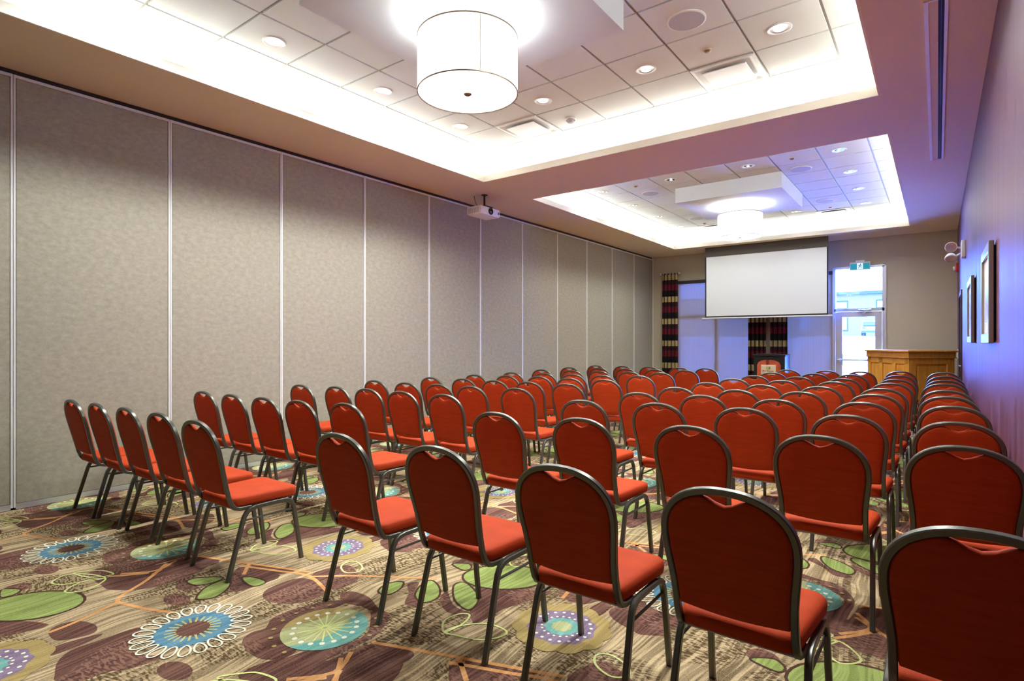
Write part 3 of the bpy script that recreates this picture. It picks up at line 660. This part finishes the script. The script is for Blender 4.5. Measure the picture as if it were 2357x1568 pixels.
# -------------------------------------------------------------------- drapes
def drape(x0,x1,ztop,y,lab,ph,ends=(-1,1)):
    t=thing('curtain',lab,'curtain',((x0+x1)/2,y,0),0,'plaid curtains'); w=x1-x0
    bm=bmesh.new(); uvl=bm.loops.layers.uv.new('UVMap'); nx=int(w/.007); zs=[.03+i*(ztop-.03)/14 for i in range(15)]
    G=[]
    for z in zs:
        row=[]
        k=.75+.25*(1-z/ztop)
        for i in range(nx+1):
            u=i/nx; x=-w/2+w*u; s=u*w/.095+ph
            yy=.034*k*math.sin(2*PI*s)+.010*math.sin(2*PI*s*.37+1)
            spread=1+.02*(1-z/ztop)
            row.append((bm.verts.new((x*spread,yy,z)),(u*w/.095*1.0, (3.05-z)/.576+.18)))
        G.append(row)
    for a,b in zip(G,G[1:]):
        for i in range(nx):
            q=(a[i],a[i+1],b[i+1],b[i]); f=bm.faces.new([v for v,_ in q]); f.smooth=True
            for lp,(_,uv) in zip(f.loops,q): lp[uvl].uv=uv
    me=bpy.data.meshes.new('drape_fabric'); bm.to_mesh(me); bm.free(); me.materials.append(M['drape'])
    o=bpy.data.objects.new('drape_fabric',me); COL.objects.link(o); o.parent=t
    r=B(); r.cyl((-w/2-(.03 if -1 in ends else -.005),0,ztop+.012),(w/2+(.03 if 1 in ends else -.005),0,ztop+.012),.012,12); r.build('rod', M['track'], t, smooth=40)
    for s in ends:
        b=B(); b.lathe([(.0001,-.03),(.022,-.02),(.03,0),(.022,.02),(.0001,.03)],(s*(w/2+.035),0,ztop+.012),16); b.build('finial', M['whitemetal'], t, smooth=60)
        B().cyl((s*(w/2-.01),.0,ztop+.012),(s*(w/2-.01),YE-y-.001,ztop+.012),.008,8).build('bracket', M['silver'], t, smooth=40)
    for i in range(5):
        B().lathe([(.016,0),(.020,.012),(.016,.024)],(-w/2+.04+i*(w-.08)/4,0,ztop),12).build('ring', M['silver'], t, smooth=40)
    return t
drape(-5.81,-5.385,3.16,YE-.11,'plaid maroon and gold curtain at the left end of the end wall',0)
drape(-3.66,-3.24,3.05,YE-.11,'plaid maroon and gold curtain, left half of the pair behind the lectern',.3,(-1,))
drape(-3.155,-2.78,3.05,YE-.11,'plaid maroon and gold curtain, right half of the pair behind the lectern',.6,(1,))

# --------------------------------------------------------------- exterior door
d=bpy.data.objects.new('door_1',None); COL.objects.link(d); d.location=((DR[0]+DR[1])/2,YE,0); struct(d)
hw=(DR[1]-DR[0])/2; f=B()
f.box((-hw-.03,-.02,0),(-hw+.025,.1,DH)); f.box((hw-.04,-.02,0),(hw+.035,.1,DH)); f.box((-hw,-.02,DH-.03),(hw,.1,DH+.02)); f.box((-hw,-.02,2.06),(hw,.1,2.125))
f.build('frame', M['silver'], d)
B().box((-hw+.025,.04,2.125),(hw-.04,.046,DH-.03)).build('transom_glass', M['glass'], d)
l=B(); lw=.125
l.box((-hw+.028,.0,.01),(-hw+.028+lw,.05,2.055)); l.box((hw-.045-lw,.0,.01),(hw-.045,.05,2.055)); l.box((-hw+.028+lw,0,1.94),(hw-.045-lw,.05,2.055)); l.box((-hw+.028+lw,0,.01),(hw-.045-lw,.05,.26))
lf=l.build('leaf', M['silver'], d)
B().box((-hw+.028+lw,.022,.26),(hw-.045-lw,.028,1.94)).build('glass', M['glass'], lf)
pb=B(); pb.cyl((-hw+.06,-.07,1.0),(hw-.08,-.07,1.0),.022,14)
pb.box((-hw+.05,-.075,.96),(-hw+.12,0,1.04)); pb.box((hw-.14,-.075,.96),(hw-.07,0,1.04)); pb.build('push_bar', M['silver'], lf, smooth=40)
B().cyl((-hw+.075,-.085,1.0),(-hw+.075,-.07,1.0),.022,14).build('lock', M['black'], lf, smooth=40)
B().tube([(-hw+.165,.0,1.13),(-hw+.165,-.04,1.12),(-hw+.165,-.04,.88),(-hw+.165,0,.87)],circ(.01,8)).build('pull_handle', M['chrome'], lf, smooth=40)
cl=B(); cl.rbox((-.01,-.09,2.055),(.24,-.02,2.105),.01); cl.box((.05,-.30,2.075),(.08,-.05,2.09)); cl.cyl((.10,-.09,2.03),(.10,-.05,2.03),.03,12)
cl.build('closer', M['chrome'], d, smooth=40)

# exit sign over the door
t=thing('exit_sign','green running-man exit sign above the glass door','exit sign',(-1.345,YE-.06,2.96))
B().rbox((-.19,-.04,-.005),(.19,.04,.165),.006).build('housing', M['whitemetal'], t, smooth=40)
B().box((-.08,-.02,.165),(.08,.06,.205)).build('bracket', M['white'], t)
for x0,x1 in ((-.18,-.055),(.055,.18)): B().box((x0,-.044,.01),(x1,-.040,.135)).build('green_field', M['green'], t)
B().box((-.055,-.044,.01),(.055,-.040,.135)).build('white_field', M['exitwhite'], t)
g=B()
def blob(pts): g.prism(pts, lambda p:(p[0],-.0465,p[1]), lambda p:(p[0],-.0442,p[1]))
blob([(.012+.012*math.cos(a),.116+.012*math.sin(a)) for a in [2*PI*i/12 for i in range(12)]])
blob([(-.006,.100),(.012,.104),(.010,.080),(-.002,.062),(-.016,.066),(-.010,.085)])
blob([(-.016,.066),(-.002,.064),(-.018,.036),(-.036,.022),(-.040,.030),(-.026,.044)])
blob([(-.004,.070),(.004,.062),(.022,.050),(.022,.024),(.032,.024),(.030,.056),(.006,.076)])
blob([(.008,.100),(.014,.094),(.028,.078),(.042,.082),(.040,.090),(.028,.088),(.016,.104)])
blob([(-.006,.100),(-.010,.092),(-.030,.090),(-.032,.074),(-.040,.074),(-.038,.098)])
g.build('pictogram', M['darkgreen'], t)

# --------------------------------------------------------------- plum wall side
d2=bpy.data.objects.new('door_2',None); COL.objects.link(d2); d2.location=(XR,12.31,0); struct(d2)
f=B(); f.box((-.018,-.655,0),(.06,-.59,2.24)); f.box((-.018,.59,0),(.06,.655,2.24)); f.box((-.018,-.59,2.175),(.06,.59,2.24)); f.build('frame', M['walnut'], d2)
lf=B().box((.02,-.59,.01),(.06,.59,2.175)).build('leaf', M['walnut'], d2)
B().cyl((.02,-.5,1.0),(-.03,-.5,1.0),.012,10).cyl((-.03,-.5,1.0),(-.03,-.38,1.0),.010,10).build('handle', M['chrome'], lf, smooth=40)
def picture(y0,y1,z0,z1,lab,seed):
    t=thing('framed_picture',lab,'picture',(XR,(y0+y1)/2,z0),0,'framed pictures on the purple wall'); h=(y1-y0)/2; H=z1-z0; w=.07
    B().box((-.012,-h+.03,.03),(0,h-.03,H-.03)).build('shadow_gap', M['darkgap'], t)  # solid near-black spacer; the shadow behind the frame is put into its colour
    f=B()
    for a,b in (((-h,0),(-h+w,H)),((h-w,0),(h,H)),((-h+w,0),(h-w,w)),((-h+w,H-w),(h-w,H))):
        f.rbox((-.042,a[0],a[1]),(-.012,b[0],b[1]),.004,seg=1)
    f.build('frame', M['frameart'], t)
    B().box((-.024,-h+w,w),(-.014,h-w,H-w)).build('mat_board', M['matboard'], t)
    B().box((-.026,-h+w+.14,w+.09),(-.0245,h-w-.14,H-w-.09)).build('print', art_mat(seed), t)
picture(5.06,5.90,1.385,2.09,'bronze-framed picture on the purple wall, the nearer and larger-looking',1.7)
picture(7.60,8.60,1.385,2.09,'bronze-framed picture on the purple wall, the farther one near the door',5.2)
t=thing('emergency_light','white twin-head emergency light high on the purple wall','emergency light',(XR,10.4,2.72))
B().rbox((-.05,-.14,-.12),(0,.14,.12),.01).build('housing', M['white'], t, smooth=40)
for k,(y,z,tilt) in enumerate(((-.05,.045,.2),(.10,-.09,.9))):
    MH=Matrix.Translation((-.165,y,z)) @ Matrix.Rotation(PI/2+tilt,4,'X') 
    h=B().lathe([(.030,-.06),(.050,-.045),(.072,0),(.074,.025),(.066,.03)],(0,0,0),24,cap0=True,M=MH).cyl((-.05,y*.5,z*.5),(-.13,y,z),.014,10).build('lamp_head', M['white'], t, smooth=40)
    B().lathe([(.066,.024),(.0001,.018)],(0,0,0),24,M=MH).build('reflector', M['chrome'], h, smooth=40)
t=thing('fire_alarm','small red and white fire alarm strobe on the purple wall','fire alarm',(XR,13.6,2.80))
B().rbox((-.05,-.06,-.08),(0,.06,.08),.006).build('base', M['redplastic'], t, smooth=40)
B().rbox((-.085,-.035,-.05),(-.05,.035,.015),.008).build('strobe', M['white'], t, smooth=40)
t=thing('wall_switch','white wall switch plate beside the wooden counter','switch',(XR,14.05,1.16))
B().rbox((-.008,-.06,-.09),(0,.06,.09),.003).build('plate', M['white'], t); B().rbox((-.014,-.012,-.025),(-.008,.012,.025),.002).build('rocker', M['whitemetal'], t)

# ------------------------------------------------------- wooden service counter
TH=math.radians(36.89)
t=thing('wooden_counter','honey oak panelled counter standing angled in the right corner','counter',(-.415,12.55,0),TH)
# local x along the front (0..w), local y to the back (0..dep)
w,dep,H=.83,1.20,1.24
B().box((.02,.02,.0),(w-.02,dep-.02,H-.13)).build('carcass', M['oak'], t)
fr=B()
def stile(a,b): fr.box(a,b)
# front frame and panel surround
stile((0,0,0),(.13,.022,H-.13)); stile((w-.13,0,0),(w,.022,H-.13)); stile((.13,0,H-.25),(w-.13,.022,H-.13)); stile((.13,0,0),(w-.13,.022,.16))
fr.build('front_frame', M['oak'], t)
B().rbox((.17,.013,.2),(w-.17,.021,H-.29),.004,seg=1).build('front_panel', M['oak'], t)
fr=B()
for y in (.0,.36,.74,dep-.10): stile((0,y+.022 if y==0 else y,0),(.022,y+.10,H-.13))
stile((0,.022,H-.25),(.022,dep,H-.13)); stile((0,.022,0),(.022,dep,.16))
fr.build('side_frame', M['oak'], t)
for a,b in ((.125,.345),(.475,.725),(.855,dep-.115)): B().rbox((.010,a,.19),(.021,b,H-.28),.004,seg=1).build('side_panel', M['oak'], t)
B().rbox((-.015,-.015,H-.13),(w+.015,dep+.015,H-.035),.006).build('frieze', M['oakdark'], t)
B().rbox((-.03,-.03,H-.145),(w+.03,dep+.03,H-.125),.005).build('moulding', M['oakdark'], t)
B().rbox((-.04,-.04,H-.035),(w+.04,dep+.04,H),.008).build('countertop', M['oak'], t)

# -------------------------------------------------------------------- lectern
t=thing('lectern','black lectern with orange fabric front and cream sign plate','lectern',(-2.87,12.95,0))
prof=[]
hwL=.31
def lect(zb,zt,hw_,dpt,bul):
    b=B(); n=14; R=[]
    for z in (zb,zt):
        ring=[(-hw_+2*hw_*i/n, -bul*(1-((i/n)*2-1)**2), z) for i in range(n+1)]
        ring+=[(hw_+.03,dpt*.35,z),(hw_+.02,dpt*.75,z),(hw_-.06,dpt,z),(-hw_+.06,dpt,z),(-hw_-.02,dpt*.75,z),(-hw_-.03,dpt*.35,z)]
        R.append(ring)
    b.rings(R); return b
lect(0,1.07,hwL,.50,.05).build('body', M['black'], t, smooth=40)
b=B(); n=14; R=[]
for dz0,off in ((1.07,.0),(1.115,.015),(1.125,.005)):
    ring=[(-(hwL+off)+2*(hwL+off)*i/n, -(.05+off)*(1-((i/n)*2-1)**2)-off, dz0+.02*(1-((i/n)*2-1)**2)) for i in range(n+1)]
    ring+=[(hwL+.03+off,.18,dz0),(hwL+.02+off,.38,dz0-.0),(hwL-.06,.50+off,dz0),(-hwL+.06,.50+off,dz0),(-hwL-.02-off,.38,dz0),(-hwL-.03-off,.18,dz0)]
    R.append(ring)
b.rings(R); b.build('top', M['black'], t, smooth=40)
def fy(x): return -.05*(1-(x/hwL)**2)
pp=[(-.235,.12),(.235,.12),(.235,.90)]+[(.235*math.cos(a),.90+.115*math.sin(a)) for a in [PI*i/14 for i in range(1,14)]]+[(-.235,.90)]
# curved fabric front built in strips so it hugs the body
b=B(); n=16
for i in range(n):
    xa,xb=-.235+.47*i/n,-.235+.47*(i+1)/n
    za,zb_=(.90+.115*math.sqrt(max(0,1-(x/.235)**2)) for x in (xa,xb))
    P=[(xa,fy(xa)-.012,.12),(xb,fy(xb)-.012,.12),(xb,fy(xb)-.012,zb_),(xa,fy(xa)-.012,za)]; Q=[(p[0],p[1]+.012,p[2]) for p in P]
    v=[b.bm.verts.new(p) for p in P+Q]
    for q in ((0,1,2,3),(7,6,5,4),(0,4,5,1),(1,5,6,2),(2,6,7,3),(3,7,4,0)): b.face([v[k] for k in q])
bmesh.ops.remove_doubles(b.bm, verts=b.bm.verts, dist=1e-5)
b.build('fabric_front', M['orangecloth'], t, smooth=40)
sg=B().rbox((-.145,-.075,.70),(.145,-.062,.905),.004,seg=1).build('sign_plate', M['plate'], t)
lg=B(); lg.box((-.045,-.0765,.80),(.045,-.0752,.87)); lg.build('logo_field', M['plategreen'], sg)
lg=B(); lg.prism([(.010,.815),(.030,.818),(.036,.862),(.018,.862)], lambda p:(p[0],-.0785,p[1]), lambda p:(p[0],-.0767,p[1])); lg.build('logo_stroke', M['ink'], sg)
ln=B()
for x,wd,h in ((-.115,.020,.026),(-.088,.014,.022),(-.066,.012,.020),(-.043,.012,.020),(-.020,.020,.024),(.004,.012,.018),(.020,.014,.018),(.040,.012,.018),(.056,.014,.018),(.074,.014,.020),(.092,.012,.018)):
    ln.box((x,-.0765,.765),(x+wd,-.0752,.765+h)); 
ln.build('lettering', M['ink'], sg)
ln=B()
for x in (-.125,-.105,-.09): ln.box((x,-.0765,.742),(x+.012,-.0752,.752))
ln.build('small_lettering', M['ink'], sg)

# -------------------------------------------------------------------- chairs
def yb(z): return -.09+(.935-z)*.235
def make_chair():
    t=thing('banquet_chair','','chair')
    # seat cushion: rounded plan, crowned top
    def plan(ins,z):
        pts=[]; 
        for cx,cy,r,a0,wd in ((.150,.405,.058,0,0),(-.150,.405,.058,90,0),(-.128,.085,.058,180,0),(.128,.085,.058,270,0)):
            for k in range(6):
                a=math.radians(a0+90*k/5); q=max(r-ins,.004)
                pts.append((cx+math.copysign(.006,cx)+q*math.cos(a), cy+q*math.sin(a), z))
        return pts
    s=B()
    s.rings([plan(.010,.412),plan(.002,.417),plan(0,.425),plan(-.002,.445),plan(.001,.460),plan(.010,.469),plan(.030,.474),plan(.056,.477)])
    s.build('seat', M['red'], t, smooth=50)
    pn=B(); pn.rbox((-.185,.045,.402),(.185,.445,.414),.004,seg=1); pn.build('seat_board', M['pan'], t)
    # arched back frame that turns forward under the seat
    path=[(-.188,.150,.400),(-.188,.085,.402),(-.188,.052,.412),(-.187,.034,.436)]
    for z,x in ((.48,.187),(.53,.187),(.58,.189),(.63,.194),(.68,.2005),(.72,.205)): path.append((-x,yb(z),z))
    for i in range(0,25):
        a=PI-PI*i/24; x=.2065*math.copysign(abs(math.cos(a))**.86,math.cos(a)); z=.750+.1725*max(0,math.sin(a))**.86
        path.append((x,yb(z),z))
    n=len(path)
    left=path[:10]
    path+= [(-p[0],p[1],p[2]) for p in left[::-1]]
    B().tube(path,sq(.0115,.0115,.3),up=(0,1,0)).build('back_frame', M['frame'], t, smooth=40)
    # padded back with the hand-hold dip at the top
    def halfw(z):
        T=[(.44,.187),(.53,.187),(.58,.189),(.63,.194),(.68,.2005),(.72,.205),(.76,.2065)]
        for (a,xa),(b,xb) in zip(T,T[1:]):
            if z<=b: return xa+(xb-xa)*max(0,(z-a))/(b-a)
        return .2065
    ol=[]
    zb0=.498
    for i in range(11):
        u=i/10; x=-.172+.344*u; ol.append((x, zb0-.012*math.sin(PI*u)))
    for z in (.515,.55,.60,.65,.70,.745): ol.append((halfw(z)-.0105, z))
    for i in range(1,30):
        a=PI*i/30; x=.196*math.copysign(abs(math.cos(a))**.86,math.cos(a)); z=.750+.1620*math.sin(a)**.86
        dip=.036*(.5+.5*math.cos(PI*x/.085)) if abs(x)<.085 else 0
        ol.append((x,z-dip))
    for z in (.745,.70,.65,.60,.55,.515): ol.append((-(halfw(z)-.0105), z))
    def off(P,d):
        n=len(P); out=[]
        for i in range(n):
            a,b,c=Vector(P[i-1]),Vector(P[i]),Vector(P[(i+1)%n])
            e1=(b-a).normalized(); e2=(c-b).normalized(); nn=Vector((-(e1.y+e2.y),e1.x+e2.x))
            nn=nn.normalized() if nn.length>1e-6 else Vector((0,0)); out.append(b+nn*d)
        return out
    cz=.69
    def ring(d,depth,sc=1):
        return [((p[0])*sc, yb(cz+(p[1]-cz)*sc)+depth, cz+(p[1]-cz)*sc) for p in off(ol,d)]
    bk=B()
    R=[ring(.012,-.015,.35),ring(.012,-.0148,.8),ring(.016,-.0135),ring(.006,-.0105),ring(.0005,-.004),ring(0,.004),ring(.001,.012),ring(.007,.020),ring(.016,.026),ring(.012,.031,.8),ring(.012,.034,.35)]
    bk.rings(R)
    bk.build('backrest', M['red'], t, smooth=50)
    for sx in (-1,1):
        B().tube([(sx*.217,-.004,.0),(sx*.210,.088,.325),(sx*.2085,.098,.352),(sx*.207,.116,.378),(sx*.206,.142,.393),(sx*.2055,.175,.398),(sx*.2055,.262,.3985)],sq(.0125,.0115,.3),up=(0,1,0)).build('leg', M['frame'], t, smooth=40)
        B().tube([(sx*.217,.474,.0),(sx*.210,.427,.325),(sx*.2085,.421,.352),(sx*.207,.406,.378),(sx*.206,.384,.393),(sx*.2055,.355,.398),(sx*.2055,.258,.3985)],sq(.0125,.0115,.3),up=(0,-1,0)).build('leg', M['frame'], t, smooth=40)
        B().tube([(sx*.208,.090,.332),(sx*.208,.426,.332)],circ(.0065,8)).build('stretcher', M['frame'], t, smooth=40)
    return t
chair=make_chair(); first=True
SEAT_R=['seat next to the purple wall','second seat from the purple wall','middle seat','second seat from the aisle','seat on the aisle']
SEAT_L=['seat on the aisle','second seat from the aisle','middle seat','second seat from the grey partition','seat next to the grey partition']
ROWN=['row nearest the camera','second row','third row','fourth row','fifth row','sixth row','seventh row','eighth row','ninth row','row farthest from the camera']
for c,r,x,y in CHAIRS:
    if c==1: x=min(x,.094)
    loc=(x,y+.09,0); rz=math.radians(random.uniform(-.8,.8))
    if c==1: rz=0
    o=chair if first else copy_thing(chair,loc,rz); first=False
    o.location=loc; o.rotation_euler=(0,0,rz)
    blk='right block' if c<=5 else 'left block'; seat=SEAT_R[c-1] if c<=5 else SEAT_L[c-6]
    tag(o,'red banquet chair, %s, %s, %s'%(blk,ROWN[r-1],seat),'chair','red banquet chairs, '+blk)

# ------------------------------------------------------------------- outdoors
g=B(); v=[g.bm.verts.new(p) for p in ((-60,YE+.2,-.03),(60,YE+.2,-.03),(60,74,2.05),(-60,74,2.05),(60,130,2.3),(-60,130,2.3))]
g.face([v[0],v[1],v[2],v[3]]); g.face([v[3],v[2],v[4],v[5]]); struct(g.build('ground', M['asphalt'], normals=False))
t=thing('building','pale low building across the parking lot behind the door glass','building',(-6,86,2.1))
B().box((-38,0,-.2),(34,10,5.6)).build('facade', M['bwall'], t)
B().box((-38.5,-.5,5.45),(34.5,10.5,5.85)).build('roof_edge', M['bblue'], t)
for x in (-13.4,-8.5,-4.3,.6,5.4):
    wf=B()
    wf.box((x-.9,-.06,0.7),(x-.75,0,4.7)); wf.box((x+.75,-.06,.7),(x+.9,0,4.7)); wf.box((x-.75,-.06,4.5),(x+.75,0,4.7)); wf.box((x-.75,-.06,.7),(x+.75,0,.9)); wf.box((x-.75,-.06,3.6),(x+.75,0,3.75))
    o=wf.build('window', M['bblue'], t); B().box((x-.75,-.03,.9),(x+.75,-.01,4.5)).build('pane', M['white'], o)
t=thing('car','pale car parked outside, seen through the door glass','car',(-5.75,74,2.06),math.radians(90))
pr=[(-2.1,.35),(-2.15,.75),(-1.95,1.0),(-1.7,1.05),(-1.25,1.55),(-.9,1.62),(.7,1.62),(1.35,1.08),(2.0,.98),(2.2,.75),(2.2,.35)]
B().prism(pr, lambda p:(p[0],-.88,p[1]), lambda p:(p[0],.88,p[1])).build('body', M['carpaint'], t)
B().prism([(-1.72,1.06),(-1.30,1.50),(-1.32,1.53),(-1.76,1.09)], lambda p:(p[0]-.03,-.75,p[1]), lambda p:(p[0]-.03,.75,p[1])).build('rear_window', M['carglass'], t)
for s in (-1,1):
    B().prism([(-1.2,1.08),(-.95,1.5),(.62,1.5),(1.15,1.08)], lambda p:(p[0],s*.885,p[1]), lambda p:(p[0],s*.87,p[1])).build('side_window', M['carglass'], t)
    for x in (-1.35,1.35): B().cyl((x,s*.75,.33),(x,s*.92,.33),.33,20).build('wheel', M['tyre'], t, smooth=40)
    B().box((-2.14,s*.62-.14,.74),(-2.08,s*.62+.14,.90)).build('tail_light', M['carglass'], t)
B().box((-2.22,-.85,.30),(-2.06,.85,.52)).build('bumper', M['carglass'], t)

# --------------------------------------------------------------------- lights
def area(name, loc, rot, sx, sy, e, col, portal=False, spread=None):
    l=bpy.data.lights.new(name,'AREA'); l.shape='RECTANGLE'; l.size=sx; l.size_y=sy; l.energy=e; l.color=col
    if spread: l.spread=spread
    if portal: l.cycles.is_portal=True
    o=bpy.data.objects.new(name,l); COL.objects.link(o); o.location=loc; o.rotation_euler=rot; return o
WARM=(.93,1,1.0)
for a,b,y0,y1 in COF:
    zc_=ZS+.15; o=.285; ti=math.radians(-12)
    L1=(y1-y0)+.3; L2=(b-a)+.3; E=LP['cove']
    area('cove_strip',(a-o,(y0+y1)/2,zc_),(PI,-ti,0),.06,L1,E*L1,WARM)
    area('cove_strip',(b+o,(y0+y1)/2,zc_),(PI, ti,0),.06,L1,E*L1,WARM)
    if y0>1: area('cove_strip',((a+b)/2,y0-o,zc_),(PI+ti,0,0),L2,.06,E*L2,WARM)
    area('cove_strip',((a+b)/2,y1+o,zc_),(PI-ti,0,0),L2,.06,E*L2,WARM)
area('daylight_portal',((DR[0]+DR[1])/2,YE+.16,1.5),(PI/2,0,PI),.95,3.0,1,(1,1,1),True)
area('daylight_portal',((W1[0]+W1[1])/2,YE+.16,1.5),(PI/2,0,PI),1.95,2.85,1,(1,1,1),True)
area('daylight_portal',((W2[0]+W2[1])/2,YE+.16,1.5),(PI/2,0,PI),1.1,2.85,1,(1,1,1),True)
w=bpy.data.worlds.new('sky'); SC.world=w; w.use_nodes=True
bg=w.node_tree.nodes['Background']; bg.inputs['Color'].default_value=(*LP['skycol'],1); bg.inputs['Strength'].default_value=LP['sky']

# --------------------------------------------------------------------- camera
cam=bpy.data.cameras.new('camera'); co=bpy.data.objects.new('camera',cam); COL.objects.link(co)
co.location=(0,0,1.395); co.rotation_euler=(PI/2,0,TH)
cam.sensor_width=36; cam.lens=1305/2357*36; cam.shift_y=3/2357; cam.clip_start=.02; cam.clip_end=400
SC.camera=co
SC.view_settings.view_transform='Standard'; SC.view_settings.look='None'; SC.view_settings.gamma=1; SC.view_settings.exposure=LP['exposure']
cy=SC.cycles; cy.use_denoising=True; cy.max_bounces=8; cy.diffuse_bounces=4; cy.glossy_bounces=3; cy.transmission_bounces=4; cy.transparent_max_bounces=8
cy.sample_clamp_indirect=8; cy.caustics_reflective=False; cy.caustics_refractive=False
